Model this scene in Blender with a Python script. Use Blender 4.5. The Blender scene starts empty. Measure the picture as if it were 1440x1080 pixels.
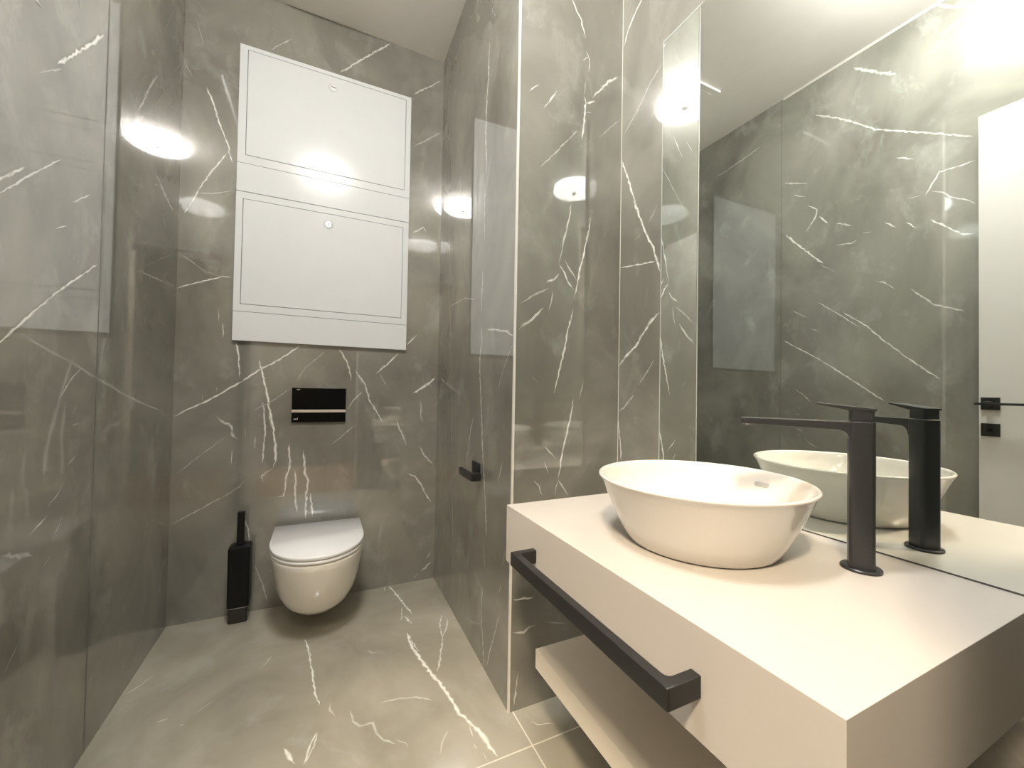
import bpy, bmesh, math, random
from mathutils import Vector, Matrix
C = bpy.context.scene.collection
PI = math.pi

# ---------------------------------------------------------------- camera, world, exposure
CAM_H = 1.056
cam_data = bpy.data.cameras.new('camera')
cam_data.sensor_fit = 'HORIZONTAL'
cam_data.sensor_width = 36.0
cam_data.lens = 36.0 * 566.63 / 1440.0
cam_data.clip_start = 0.004
cam_data.clip_end = 50
cam = bpy.data.objects.new('camera', cam_data)
C.objects.link(cam)
yaw, pitch, roll = math.radians(25.206), math.radians(0.9666), math.radians(0.9975)
fwd = Vector((math.sin(yaw) * math.cos(pitch), math.cos(yaw) * math.cos(pitch), math.sin(pitch)))
right = Vector((math.cos(yaw), -math.sin(yaw), 0))
up = right.cross(fwd)
r2 = math.cos(roll) * right + math.sin(roll) * up
u2 = -math.sin(roll) * right + math.cos(roll) * up
M = Matrix((r2, u2, -fwd)).transposed().to_4x4()
M.translation = Vector((0, 0, CAM_H))
cam.matrix_world = M
bpy.context.scene.camera = cam

world = bpy.data.worlds.new('world')
world.use_nodes = True
world.node_tree.nodes['Background'].inputs[0].default_value = (0.02, 0.02, 0.02, 1)
bpy.context.scene.world = world
vs = bpy.context.scene.view_settings
vs.view_transform = 'Standard'
vs.look = 'None'
vs.gamma = 1
vs.use_curve_mapping = False
vs.exposure = 0.62
LAMP = 74.0                                     # radiance of the ceiling lamp's diffuser

HALL = 4.4                                     # the hallway lamp's share of that

# ---------------------------------------------------------------- room measures (metres)
XL, YB = -0.593, 2.241                          # left wall, back wall
XR, XRB, YN = 0.5752, 0.590, 1.2074             # right alcove wall (near, far end), niche wall
XM, XG = 1.0136, 1.0031                         # mirror-side wall, mirror face
YR, ZC = -0.02, 2.931                           # rear wall behind the camera, ceiling
T = 0.06                                        # wall thickness

# ---------------------------------------------------------------- marble veins, in wall coordinates: width mm, strength, points
VEINS = {
    'back': [
        [7.2, 0.8, -0.51, 2.414, -0.486, 2.367, -0.462, 2.283, -0.438, 2.217, -0.416, 2.163, -0.417, 2.139, -0.401, 2.093],
        [4.6, 0.3, -0.591, 2.503, -0.557, 2.438],
        [4.8, 0.25, -0.553, 2.715, -0.522, 2.605],
        [7.6, 0.85, -0.424, 2.133, -0.46, 2.068, -0.51, 1.97, -0.53, 1.924, -0.557, 1.856, -0.574, 1.821],
        [4.8, 0.55, -0.53, 1.924, -0.479, 1.931, -0.435, 1.948, -0.39, 1.967],
        [7.0, 0.4, -0.26, 2.68, -0.215, 2.729, -0.166, 2.773],
        [9.9, 0.65, 0.044, 2.676, 0.188, 2.823, 0.295, 2.928],
        [8.7, 0.6, 0.424, 2.692, 0.573, 2.817],
        [8.7, 0.35, 0.431, 2.4, 0.579, 2.523],
        [10.2, 0.6, 0.431, 1.918, 0.489, 1.959, 0.51, 1.933],
        [7.1, 0.75, -0.593, 1.483, -0.52, 1.519, -0.426, 1.559, -0.392, 1.559],
        [4.6, 0.25, -0.587, 1.642, -0.493, 1.572, -0.426, 1.559],
        [5.7, 0.4, -0.437, 1.407, -0.435, 1.348],
        [5.8, 0.5, -0.42, 1.349, -0.417, 1.277],
        [7.1, 0.85, -0.367, 1.262, -0.356, 1.198, -0.35, 1.092],
        [7.9, 0.85, -0.59, 0.916, -0.535, 0.95, -0.478, 0.981, -0.413, 1.027, -0.338, 1.079, -0.268, 1.137, -0.212, 1.172, -0.146, 1.224, -0.104, 1.26],
        [10.0, 0.95, -0.273, 1.184, -0.259, 1.118, -0.241, 1.034, -0.227, 0.959, -0.217, 0.883, -0.206, 0.845],
        [7.4, 0.7, -0.254, 0.987, -0.247, 0.921, -0.244, 0.855],
        [5.2, 0.3, -0.295, 0.94, -0.208, 0.992, -0.142, 1.05],
        [4.4, 0.5, -0.49, 1.017, -0.488, 0.99],
        [4.5, 0.4, -0.436, 1.054, -0.436, 1.027],
        [10.1, 0.95, -0.234, 0.98, -0.219, 0.92, -0.207, 0.849, -0.198, 0.778, -0.196, 0.697, -0.204, 0.667],
        [7.4, 0.7, -0.204, 0.667, -0.23, 0.648, -0.251, 0.63, -0.242, 0.604],
        [7.4, 0.75, -0.251, 0.98, -0.247, 0.91, -0.241, 0.839, -0.246, 0.77, -0.248, 0.69],
        [6.1, 0.5, -0.281, 0.821, -0.282, 0.761],
        [4.8, 0.3, -0.32, 0.861, -0.32, 0.802],
        [11.8, 0.55, -0.435, 0.917, -0.41, 0.892, -0.378, 0.872, -0.372, 0.824, -0.348, 0.808],
        [9.4, 0.6, -0.376, 0.853, -0.356, 0.813],
        [7.0, 0.65, -0.371, 0.765, -0.373, 0.692],
        [4.8, 0.45, -0.586, 0.443, -0.517, 0.481, -0.433, 0.529, -0.382, 0.557, -0.338, 0.588, -0.318, 0.62],
        [4.6, 0.3, -0.574, 0.663, -0.478, 0.751, -0.393, 0.824],
        [7.3, 0.7, -0.318, 0.449, -0.3, 0.388, -0.292, 0.323],
        [7.6, 0.3, -0.271, 0.216, -0.235, 0.121, -0.215, 0.038],
        [10.2, 0.8, -0.14, 0.78, -0.134, 0.683, -0.146, 0.622, -0.153, 0.562, -0.157, 0.526, -0.183, 0.524],
        [7.9, 0.85, -0.105, 0.629, -0.108, 0.537, -0.098, 0.444],
        [8.0, 0.85, -0.071, 0.72, -0.067, 0.627],
        [8.8, 0.7, 0.073, 1.257, 0.108, 1.198, 0.126, 1.15, 0.133, 1.095],
        [5.3, 0.3, 0.013, 1.242, -0.076, 1.154, -0.116, 1.083],
        [9.8, 0.75, 0.469, 1.354, 0.412, 1.297],
        [9.2, 0.75, 0.369, 1.249, 0.308, 1.182, 0.255, 1.136],
        [5.8, 0.55, 0.192, 1.041, 0.147, 0.991, 0.119, 0.942],
        [5.6, 0.45, 0.161, 0.868, 0.083, 0.797, 0.051, 0.768],
        [9.3, 0.6, 0.155, 1.151, 0.203, 1.072, 0.228, 0.991, 0.272, 0.916, 0.297, 0.878],
        [9.8, 0.6, 0.364, 0.89, 0.397, 0.812, 0.424, 0.746],
        [6.3, 0.3, 0.273, 1.137, 0.311, 1.068],
        [13.2, 0.85, 0.574, 1.12, 0.515, 1.072, 0.453, 1.032],
        [8.4, 0.5, 0.497, 0.993, 0.499, 0.901, 0.512, 0.874],
        [10.2, 0.6, 0.495, 0.743, 0.523, 0.689, 0.573, 0.634],
        [10.1, 0.8, 0.434, 0.597, 0.473, 0.575, 0.506, 0.533, 0.527, 0.485, 0.568, 0.422],
        [10.7, 0.85, -0.077, 0.744, -0.066, 0.627, -0.052, 0.591, -0.059, 0.521, -0.061, 0.405],
        [10.9, 0.9, -0.041, 0.531, -0.027, 0.412],
        [7.9, 0.8, -0.111, 0.647, -0.108, 0.526, -0.099, 0.444],
        [13.5, 0.8, 0.517, 0.049, 0.575, 0.091],
        [10.1, 0.5, 0.548, 0.115, 0.571, 0.151],
        [6.6, 0.4, 0.472, 0.018, 0.51, 0.043],
    ],
    'right': [
        [10.1, 0.85, 1.496, 2.457, 1.502, 2.402, 1.502, 2.316, 1.514, 2.275, 1.522, 2.173, 1.523, 2.085, 1.514, 2.022, 1.504, 1.93],
        [7.5, 0.6, 1.521, 1.9, 1.519, 1.753, 1.511, 1.654],
        [7.5, 0.75, 1.53, 1.544, 1.532, 1.428],
        [6.4, 0.3, 2.09, 2.229, 2.065, 2.014, 2.023, 1.626, 2.025, 1.528],
        [7.5, 0.7, 1.538, 1.488, 1.532, 1.374],
        [9.2, 0.85, 1.529, 1.317, 1.523, 1.252, 1.543, 1.189, 1.539, 1.117, 1.525, 1.037, 1.506, 0.935, 1.497, 0.849, 1.474, 0.737, 1.454, 0.642],
        [5.8, 0.3, 2.036, 1.604, 1.988, 1.34, 1.956, 0.99, 1.935, 0.795, 1.902, 0.531],
        [5.3, 0.5, 1.998, 1.484, 1.888, 1.482, 1.763, 1.477, 1.625, 1.445],
        [8.2, 0.85, 1.466, 1.294, 1.355, 1.278, 1.266, 1.26, 1.216, 1.239],
        [4.4, 0.45, 1.22, 1.214, 1.262, 1.17, 1.311, 1.117, 1.341, 1.054],
        [10.5, 0.4, 1.61, 0.952, 1.656, 0.855, 1.69, 0.747],
        [6.4, 0.6, 1.289, 0.813, 1.313, 0.76, 1.329, 0.725],
        [6.7, 0.75, 1.463, 0.694, 1.446, 0.59, 1.434, 0.494],
        [6.7, 0.5, 1.468, 0.466, 1.439, 0.369],
        [8.8, 0.75, 1.466, 0.3, 1.472, 0.188, 1.447, 0.077, 1.432, 0.005],
        [5.5, 0.3, 1.9, 0.537, 1.865, 0.195, 1.854, 0.036],
        [4.2, 0.5, 1.276, 0.343, 1.288, 0.379, 1.309, 0.331],
        [6.5, 0.6, 1.293, 0.286, 1.323, 0.21, 1.376, 0.103, 1.406, 0.029],
        [4.1, 0.4, 1.256, 0.51, 1.281, 0.441],
    ],
    'niche': [
        [8.9, 0.9, 0.773, 2.484, 0.801, 2.432, 0.822, 2.406, 0.833, 2.37, 0.841, 2.349],
        [6.7, 0.9, 0.845, 2.301, 0.859, 2.28, 0.861, 2.252, 0.857, 2.229],
        [6.7, 0.5, 0.828, 2.26, 0.859, 2.286],
        [6.6, 0.25, 0.847, 2.2, 0.837, 2.132],
        [8.8, 0.95, 0.84, 2.133, 0.845, 2.108, 0.841, 2.058, 0.836, 2.004, 0.832, 1.971],
        [13.5, 0.8, 0.845, 2.111, 0.887, 2.131],
        [6.7, 0.7, 0.845, 2.075, 0.873, 2.083],
        [11.6, 0.85, 0.876, 2.138, 0.911, 2.183, 0.954, 2.231, 0.991, 2.256],
        [8.4, 0.7, 0.615, 2.076, 0.632, 2.097, 0.654, 2.113],
        [6.3, 0.75, 0.724, 2.117, 0.708, 2.089, 0.671, 2.035],
        [6.6, 0.35, 0.662, 1.826, 0.737, 1.913, 0.816, 2.004],
        [7.0, 0.25, 0.907, 2.001, 1.009, 2.103],
        [6.4, 0.8, 0.789, 1.727, 0.784, 1.681, 0.765, 1.609, 0.75, 1.539, 0.744, 1.508],
        [7.6, 0.95, 0.872, 1.699, 0.87, 1.663, 0.857, 1.603, 0.841, 1.537, 0.825, 1.471, 0.812, 1.407, 0.809, 1.384],
        [8.7, 0.8, 0.744, 1.505, 0.765, 1.474, 0.788, 1.438, 0.809, 1.415],
        [6.5, 0.6, 0.767, 1.522, 0.791, 1.489, 0.818, 1.456],
        [10.5, 0.7, 0.745, 1.472, 0.723, 1.449, 0.691, 1.431],
        [6.3, 0.4, 0.595, 1.349, 0.643, 1.382, 0.679, 1.402, 0.704, 1.416],
        [6.3, 0.6, 0.72, 1.407, 0.712, 1.362, 0.703, 1.331],
        [6.1, 0.7, 0.684, 1.345, 0.644, 1.306, 0.594, 1.272],
        [7.4, 0.95, 0.804, 1.357, 0.798, 1.325, 0.784, 1.279, 0.774, 1.222, 0.757, 1.152, 0.74, 1.089, 0.73, 1.051],
        [6.0, 0.7, 0.671, 1.325, 0.624, 1.287, 0.588, 1.263],
        [6.5, 0.5, 0.856, 1.098, 0.845, 1.066, 0.834, 1.027],
        [7.4, 0.95, 0.811, 1.03, 0.801, 0.97, 0.783, 0.901, 0.766, 0.833, 0.756, 0.772, 0.751, 0.751],
        [6.3, 0.7, 0.751, 0.751, 0.74, 0.696],
        [6.4, 0.8, 0.751, 0.751, 0.776, 0.717, 0.796, 0.689],
        [6.3, 0.7, 0.69, 0.871, 0.715, 0.848, 0.741, 0.822],
        [6.3, 0.7, 0.695, 0.816, 0.713, 0.772],
        [6.2, 0.7, 0.654, 0.755, 0.676, 0.732, 0.683, 0.71, 0.694, 0.697],
        [4.2, 0.5, 0.638, 1.11, 0.665, 1.087],
        [8.2, 0.8, 0.584, 0.367, 0.625, 0.363, 0.661, 0.36],
        [8.2, 0.6, 0.586, 0.259, 0.627, 0.252, 0.646, 0.264, 0.672, 0.265],
        [6.4, 0.4, 0.706, 0.268, 0.796, 0.242],
        [7.9, 0.6, 0.61, 0.129, 0.602, 0.07, 0.594, 0.011],
    ],
    'mirror': [
        [9.5, 0.9, 1.093, 2.488, 1.141, 2.46, 1.17, 2.433, 1.2, 2.381],
        [9.3, 0.35, 1.007, 2.171, 1.065, 2.135, 1.118, 2.085, 1.193, 2.036],
        [9.2, 0.95, 1.205, 1.942, 1.168, 1.854, 1.124, 1.73, 1.083, 1.634, 1.037, 1.552, 1.004, 1.462],
        [6.2, 0.75, 1.206, 1.53, 1.113, 1.516, 1.025, 1.504],
        [6.4, 0.3, 1.021, 1.693, 1.061, 1.648],
        [6.5, 0.3, 1.13, 1.611, 1.091, 1.62],
        [10.5, 0.85, 1.005, 1.325, 1.04, 1.309, 1.066, 1.285],
        [11.5, 0.95, 1.01, 1.325, 1.046, 1.301, 1.083, 1.263, 1.118, 1.222, 1.15, 1.202, 1.208, 1.156],
        [8.6, 0.4, 1.027, 1.169, 1.06, 1.131, 1.098, 1.085],
        [9.1, 0.5, 1.124, 1.05, 1.156, 1.017, 1.199, 0.985],
        [8.9, 0.85, 1.207, 0.961, 1.203, 0.921, 1.192, 0.869, 1.186, 0.804],
    ],
    'floor': [
        [8.0, 0.9, -0.043, 1.91, -0.025, 1.823, -0.014, 1.729, -0.006, 1.636, 0.002, 1.56, 0.016, 1.495],
        [6.7, 0.8, 0.008, 1.381, -0.007, 1.342, -0.023, 1.271],
        [5.0, 0.6, 0.011, 1.38, 0.002, 1.331, -0.018, 1.275],
        [11.7, 0.85, -0.079, 1.358, -0.062, 1.326, -0.045, 1.29],
        [11.3, 0.85, 0.345, 2.245, 0.37, 2.126, 0.391, 2.001, 0.407, 1.92],
        [9.6, 0.7, 0.315, 2.188, 0.324, 2.234, 0.345, 2.245],
        [8.2, 0.6, 0.374, 2.0, 0.35, 1.884],
        [10.8, 0.75, 0.368, 1.922, 0.391, 1.837],
        [13.9, 1.0, 0.357, 1.781, 0.355, 1.693, 0.367, 1.617, 0.385, 1.522, 0.409, 1.415, 0.424, 1.339, 0.431, 1.268, 0.445, 1.239, 0.463, 1.178, 0.471, 1.128, 0.483, 1.077],
        [9.7, 0.7, 0.361, 1.727, 0.377, 1.635],
        [7.3, 0.7, 0.445, 1.221, 0.44, 1.168],
        [7.1, 0.5, 0.435, 1.147, 0.437, 1.124],
        [6.9, 0.7, 0.447, 1.108, 0.45, 1.074],
        [8.3, 0.6, 0.53, 1.859, 0.499, 1.775, 0.488, 1.691, 0.524, 1.75, 0.548, 1.82],
        [9.0, 0.6, 0.493, 1.696, 0.439, 1.551, 0.413, 1.49],
        [8.2, 0.4, 0.199, 1.422, 0.243, 1.419, 0.315, 1.4, 0.367, 1.36],
        [8.9, 0.4, 0.109, 1.43, 0.111, 1.377, 0.129, 1.348, 0.169, 1.347, 0.171, 1.315, 0.186, 1.275, 0.221, 1.24],
        [7.1, 0.3, 0.223, 1.258, 0.253, 1.226, 0.25, 1.208],
        [7.0, 0.3, 0.381, 1.225, 0.355, 1.199, 0.332, 1.153],
        [7.7, 0.4, 0.048, 1.489, 0.045, 1.459, 0.062, 1.421],
        [12.0, 0.25, 0.185, 1.731, 0.207, 1.698, 0.233, 1.693],
        [8.6, 0.35, -0.587, 1.809, -0.557, 1.836, -0.529, 1.888],
        [6.6, 0.4, -0.152, 1.842, -0.184, 1.77],
        [16.9, 0.45, -0.446, 1.622, -0.418, 1.626],
        [14.8, 0.5, -0.376, 1.581, -0.364, 1.578],
        [6.0, 0.25, -0.349, 1.612, -0.306, 1.656],
        [5.8, 0.65, 0.622, 1.147, 0.633, 1.142, 0.641, 1.129, 0.656, 1.122, 0.674, 1.119, 0.69, 1.111],
    ],
    'left': [
        [4.7, 0.3, 1.355, 1.824, 1.27, 1.755],
        [5.1, 0.7, 1.164, 1.435, 1.22, 1.484, 1.283, 1.54, 1.362, 1.604],
        [5.4, 0.6, 1.503, 1.58, 1.418, 1.521],
        [5.1, 0.6, 1.4, 1.455, 1.352, 1.43],
        [5.3, 0.6, 1.486, 1.095, 1.441, 1.067, 1.391, 1.017],
        [5.6, 0.5, 1.473, 0.999, 1.447, 0.969],
        [5.6, 0.4, 1.486, 0.95, 1.448, 0.943],
        [5.6, 0.5, 1.482, 0.866, 1.437, 0.842],
        [5.2, 0.6, 1.43, 0.807, 1.406, 0.783, 1.359, 0.756],
        [6.1, 0.75, 1.36, 0.736, 1.296, 0.71],
        [5.3, 0.4, 1.426, 0.728, 1.411, 0.697, 1.38, 0.668],
        [5.2, 0.4, 1.382, 0.634, 1.345, 0.615],
        [12.5, 0.3, 1.204, 0.696, 1.313, 0.659],
        [4.6, 0.25, 1.276, 0.486, 1.224, 0.438],
        [7.7, 0.4, 1.102, 1.926, 1.149, 1.934],
        [7.2, 0.7, 1.053, 1.957, 1.006, 1.914],
        [8.7, 0.8, 0.971, 1.927, 0.931, 1.885],
        [7.9, 0.95, 0.881, 1.905, 0.834, 1.861, 0.771, 1.795, 0.734, 1.789],
        [6.9, 0.7, 0.734, 2.114, 0.783, 2.114, 0.848, 2.118, 0.875, 2.07, 0.899, 2.029],
        [6.3, 0.65, 0.878, 2.038, 0.841, 2.02, 0.808, 1.98, 0.764, 1.952, 0.731, 1.92],
        [7.0, 0.5, 0.96, 2.04, 0.917, 2.034],
        [7.0, 0.8, 1.006, 2.268, 0.938, 2.226],
        [9.6, 0.45, 1.378, 2.719, 1.257, 2.622, 1.138, 2.511, 1.095, 2.465, 0.946, 2.365, 0.74, 2.226],
        [8.2, 0.7, 1.234, 1.522, 1.127, 1.431, 1.052, 1.344, 0.975, 1.263, 0.909, 1.201, 0.845, 1.143],
        [7.2, 0.6, 1.085, 1.662, 1.052, 1.644, 1.013, 1.605],
        [8.0, 0.55, 0.953, 1.591, 0.909, 1.544, 0.868, 1.498, 0.802, 1.467, 0.768, 1.448],
        [7.2, 0.85, 1.55, 1.397, 1.447, 1.332, 1.341, 1.261, 1.233, 1.178, 1.135, 1.102, 1.052, 1.036],
        [12.1, 0.85, 0.868, 2.933, 0.812, 2.876, 0.755, 2.832, 0.74, 2.8, 0.691, 2.739, 0.611, 2.665],
        [14.7, 0.5, 1.19, 2.864, 1.111, 2.787, 1.008, 2.695],
        [9.8, 0.25, 0.851, 2.771, 0.762, 2.787],
        [10.6, 0.3, 1.71, 2.706, 1.879, 2.679, 2.028, 2.658],
        [8.6, 0.6, 1.55, 2.389, 1.419, 2.328],
        [8.7, 0.6, 1.497, 2.292, 1.429, 2.249],
        [8.6, 0.6, 1.418, 2.195, 1.365, 2.149, 1.375, 2.107, 1.423, 2.036],
        [10.2, 0.85, 1.354, 2.104, 1.308, 2.047],
        [9.8, 0.6, 1.269, 2.032, 1.194, 1.993],
        [10.3, 0.9, 1.542, 2.059, 1.461, 1.965, 1.333, 1.82],
        [8.1, 0.5, 1.171, 1.904, 1.194, 1.896, 1.274, 1.905],
    ],
}

# ---------------------------------------------------------------- materials
def new_mat(name):
    m = bpy.data.materials.new(name)
    m.use_nodes = True
    return m, m.node_tree, m.node_tree.nodes['Principled BSDF']

def plain(name, col, rough=0.4, metal=0.0, spec=0.5, coat=0.0, bump=0.0, bscale=400):
    m, nt, b = new_mat(name)
    n = nt.nodes.new('ShaderNodeTexNoise'); n.inputs['Scale'].default_value = 9; n.inputs['Detail'].default_value = 4
    tc = nt.nodes.new('ShaderNodeTexCoord'); nt.links.new(tc.outputs['Object'], n.inputs['Vector'])
    mx = nt.nodes.new('ShaderNodeMix'); mx.data_type = 'RGBA'
    mx.inputs[6].default_value = (*[c * 0.97 for c in col], 1); mx.inputs[7].default_value = (*[min(1, c * 1.03) for c in col], 1)
    nt.links.new(n.outputs['Fac'], mx.inputs[0]); nt.links.new(mx.outputs[2], b.inputs['Base Color'])
    b.inputs['Roughness'].default_value = rough
    b.inputs['Metallic'].default_value = metal
    b.inputs['Specular IOR Level'].default_value = spec
    b.inputs['Coat Weight'].default_value = coat
    b.inputs['Coat Roughness'].default_value = 0.03
    if bump:
        n2 = nt.nodes.new('ShaderNodeTexNoise'); n2.inputs['Scale'].default_value = bscale; n2.inputs['Detail'].default_value = 3
        nt.links.new(tc.outputs['Object'], n2.inputs['Vector'])
        bp = nt.nodes.new('ShaderNodeBump'); bp.inputs['Strength'].default_value = bump; bp.inputs['Distance'].default_value = 0.002
        nt.links.new(n2.outputs['Fac'], bp.inputs['Height']); nt.links.new(bp.outputs['Normal'], b.inputs['Normal'])
    return m

def marble(name, dark, light, rough=0.06, ior=1.55, offset=(0, 0, 0)):
    m, nt, b = new_mat(name)
    N, L = nt.nodes.new, nt.links.new
    tc = N('ShaderNodeTexCoord')
    mp = N('ShaderNodeMapping'); mp.inputs['Location'].default_value = offset
    mp.inputs['Rotation'].default_value = (0.5, 0.4, 0.3); mp.inputs['Scale'].default_value = (1.0, 1.0, 0.75)
    L(tc.outputs['Object'], mp.inputs['Vector'])
    big = N('ShaderNodeTexNoise'); big.inputs['Scale'].default_value = 2.1; big.inputs['Detail'].default_value = 7
    big.inputs['Roughness'].default_value = 0.55; big.inputs['Distortion'].default_value = 0.7
    L(mp.outputs[0], big.inputs['Vector'])
    ramp = N('ShaderNodeValToRGB')
    ramp.color_ramp.elements[0].position = 0.32; ramp.color_ramp.elements[0].color = (*dark, 1)
    ramp.color_ramp.elements[1].position = 0.72; ramp.color_ramp.elements[1].color = (*light, 1)
    L(big.outputs['Fac'], ramp.inputs['Fac'])
    # chalky smears
    sm = N('ShaderNodeTexNoise'); sm.inputs['Scale'].default_value = 6.5; sm.inputs['Detail'].default_value = 9
    sm.inputs['Roughness'].default_value = 0.62; sm.inputs['Distortion'].default_value = 0.4
    L(mp.outputs[0], sm.inputs['Vector'])
    smr = N('ShaderNodeMapRange'); smr.inputs['From Min'].default_value = 0.55; smr.inputs['From Max'].default_value = 0.8
    smr.inputs['To Max'].default_value = 0.6
    L(sm.outputs['Fac'], smr.inputs['Value'])
    m1 = N('ShaderNodeMix'); m1.data_type = 'RGBA'
    L(smr.outputs[0], m1.inputs[0]); L(ramp.outputs[0], m1.inputs[6]); m1.inputs[7].default_value = (0.42, 0.42, 0.385, 1)
    # hairline veins: the zero crossing of a stretched noise, broken up by another noise
    hn = N('ShaderNodeTexNoise'); hn.inputs['Scale'].default_value = 1.7; hn.inputs['Detail'].default_value = 3; hn.inputs['Distortion'].default_value = 0.3
    mp2 = N('ShaderNodeMapping'); mp2.inputs['Location'].default_value = (3.1 + offset[0], 1.7, 0.4); mp2.inputs['Rotation'].default_value = (0.6, -0.3, 0.9)
    L(tc.outputs['Object'], mp2.inputs['Vector']); L(mp2.outputs[0], hn.inputs['Vector'])
    sub = N('ShaderNodeMath'); sub.operation = 'SUBTRACT'; sub.inputs[1].default_value = 0.5; L(hn.outputs['Fac'], sub.inputs[0])
    ab = N('ShaderNodeMath'); ab.operation = 'ABSOLUTE'; L(sub.outputs[0], ab.inputs[0])
    hr = N('ShaderNodeMapRange'); hr.inputs['From Min'].default_value = 0.0; hr.inputs['From Max'].default_value = 0.0035
    hr.inputs['To Min'].default_value = 0.07; hr.inputs['To Max'].default_value = 0.0; L(ab.outputs[0], hr.inputs['Value'])
    gate = N('ShaderNodeMapRange'); gate.inputs['From Min'].default_value = 0.5; gate.inputs['From Max'].default_value = 0.62
    L(sm.outputs['Fac'], gate.inputs['Value'])
    hm = N('ShaderNodeMath'); hm.operation = 'MULTIPLY'; L(hr.outputs[0], hm.inputs[0]); L(gate.outputs[0], hm.inputs[1])
    m2 = N('ShaderNodeMix'); m2.data_type = 'RGBA'
    L(hm.outputs[0], m2.inputs[0]); L(m1.outputs[2], m2.inputs[6]); m2.inputs[7].default_value = (0.6, 0.6, 0.56, 1)
    # white veins: the inlaid strips carry their strength in a colour attribute
    at = N('ShaderNodeAttribute'); at.attribute_name = 'vein'
    fn = N('ShaderNodeTexNoise'); fn.inputs['Scale'].default_value = 45; fn.inputs['Detail'].default_value = 4
    L(tc.outputs['Object'], fn.inputs['Vector'])
    fr = N('ShaderNodeMapRange'); fr.inputs['From Min'].default_value = 0.3; fr.inputs['From Max'].default_value = 0.55
    fr.inputs['To Min'].default_value = 0.45; fr.inputs['To Max'].default_value = 1.15
    L(fn.outputs['Fac'], fr.inputs['Value'])
    vm = N('ShaderNodeMath'); vm.operation = 'MULTIPLY'; vm.use_clamp = True
    L(at.outputs['Fac'], vm.inputs[0]); L(fr.outputs[0], vm.inputs[1])
    m3 = N('ShaderNodeMix'); m3.data_type = 'RGBA'
    L(vm.outputs[0], m3.inputs[0]); L(m2.outputs[2], m3.inputs[6]); m3.inputs[7].default_value = (0.86, 0.85, 0.80, 1)
    L(m3.outputs[2], b.inputs['Base Color'])
    b.inputs['Roughness'].default_value = rough
    b.inputs['IOR'].default_value = ior
    return m

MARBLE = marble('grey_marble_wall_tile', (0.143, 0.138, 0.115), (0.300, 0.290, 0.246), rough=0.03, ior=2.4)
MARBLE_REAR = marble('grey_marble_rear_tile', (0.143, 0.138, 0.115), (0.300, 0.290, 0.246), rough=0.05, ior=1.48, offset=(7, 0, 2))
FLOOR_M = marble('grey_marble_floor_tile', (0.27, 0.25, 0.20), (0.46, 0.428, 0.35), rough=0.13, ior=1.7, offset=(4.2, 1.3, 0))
GROUT = plain('cream_grout', (0.68, 0.65, 0.57), 0.7)
DARK_JOINT = plain('dark_joint', (0.05, 0.05, 0.045), 0.7)
TRIM = plain('cream_trim', (0.66, 0.63, 0.57), 0.3)
CEIL = plain('ceiling_paint', (0.90, 0.865, 0.82), 0.85, bump=0.05, bscale=300)
CABW = plain('white_enamel_metal', (0.62, 0.632, 0.628), 0.16, spec=0.12, coat=0.0, bump=0.03, bscale=900)
SHELFW = plain('lightened_shelf_lacquer', (0.84, 0.775, 0.67), 0.25, bump=0.012, bscale=900)  # counter lacquer lightened for the shelf, standing in for ambient light
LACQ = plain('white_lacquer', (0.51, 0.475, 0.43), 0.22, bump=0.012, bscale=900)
CERAM = plain('white_ceramic', (0.66, 0.625, 0.57), 0.05, coat=0.35)
TCERAM = plain('white_toilet_ceramic', (0.90, 0.855, 0.775), 0.05, coat=0.35)
LIDW = plain('white_seat_plastic', (0.95, 0.935, 0.925), 0.25)
DOORW = plain('door_paint', (0.60, 0.575, 0.54), 0.35)
BLACK = plain('matt_black_metal', (0.012, 0.012, 0.012), 0.36)
BLACKF = plain('black_coated_brass', (0.020, 0.0205, 0.021), 0.34)
GLOSSB = plain('gloss_black_glass', (0.003, 0.003, 0.003), 0.04, spec=0.2)
SOFTB = plain('black_plastic', (0.004, 0.004, 0.004), 0.5, spec=0.3)
SMOKE = plain('smoked_base', (0.03, 0.028, 0.024), 0.2)
CHROME = plain('chrome', (0.93, 0.90, 0.87), 0.08, metal=1.0)
ROSE = plain('satin_rose_metal', (0.96, 0.87, 0.82), 0.38, metal=1.0)
STEEL = plain('lock_steel', (0.75, 0.75, 0.73), 0.3, metal=0.7)
GREYIN = plain('overflow_shade', (0.40, 0.38, 0.35), 0.3)
MIRROR = plain('mirror_silver', (0.88, 0.93, 0.905), 0.0, metal=1.0)
GLASSE = plain('polished_glass_edge', (0.50, 0.54, 0.52), 0.12)
PLASTER = plain('hall_plaster', (0.12, 0.115, 0.105), 0.9, bump=0.05)
WOOD = plain('hall_oak_floor', (0.22, 0.15, 0.09), 0.4)
LCAP = plain('lamp_cap', (0.25, 0.25, 0.245), 0.35)

def lamp_mat(name, gain, col=(1.0, 0.978, 0.945)):
    m, nt, b = new_mat(name)
    n = nt.nodes.new('ShaderNodeTexNoise'); n.inputs['Scale'].default_value = 6
    mr = nt.nodes.new('ShaderNodeMapRange'); mr.inputs['To Min'].default_value = LAMP * gain * 0.94; mr.inputs['To Max'].default_value = LAMP * gain * 1.06
    nt.links.new(n.outputs['Fac'], mr.inputs['Value'])
    b.inputs['Base Color'].default_value = (0.9, 0.9, 0.9, 1)
    b.inputs['Emission Color'].default_value = (*col, 1)
    nt.links.new(mr.outputs[0], b.inputs['Emission Strength'])
    b.inputs['Roughness'].default_value = 0.5
    return m
DIFFUSER = lamp_mat('lamp_diffuser', 1.0)
RINGLIGHT = lamp_mat('lamp_ring_diffuser', 2.3)

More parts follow.
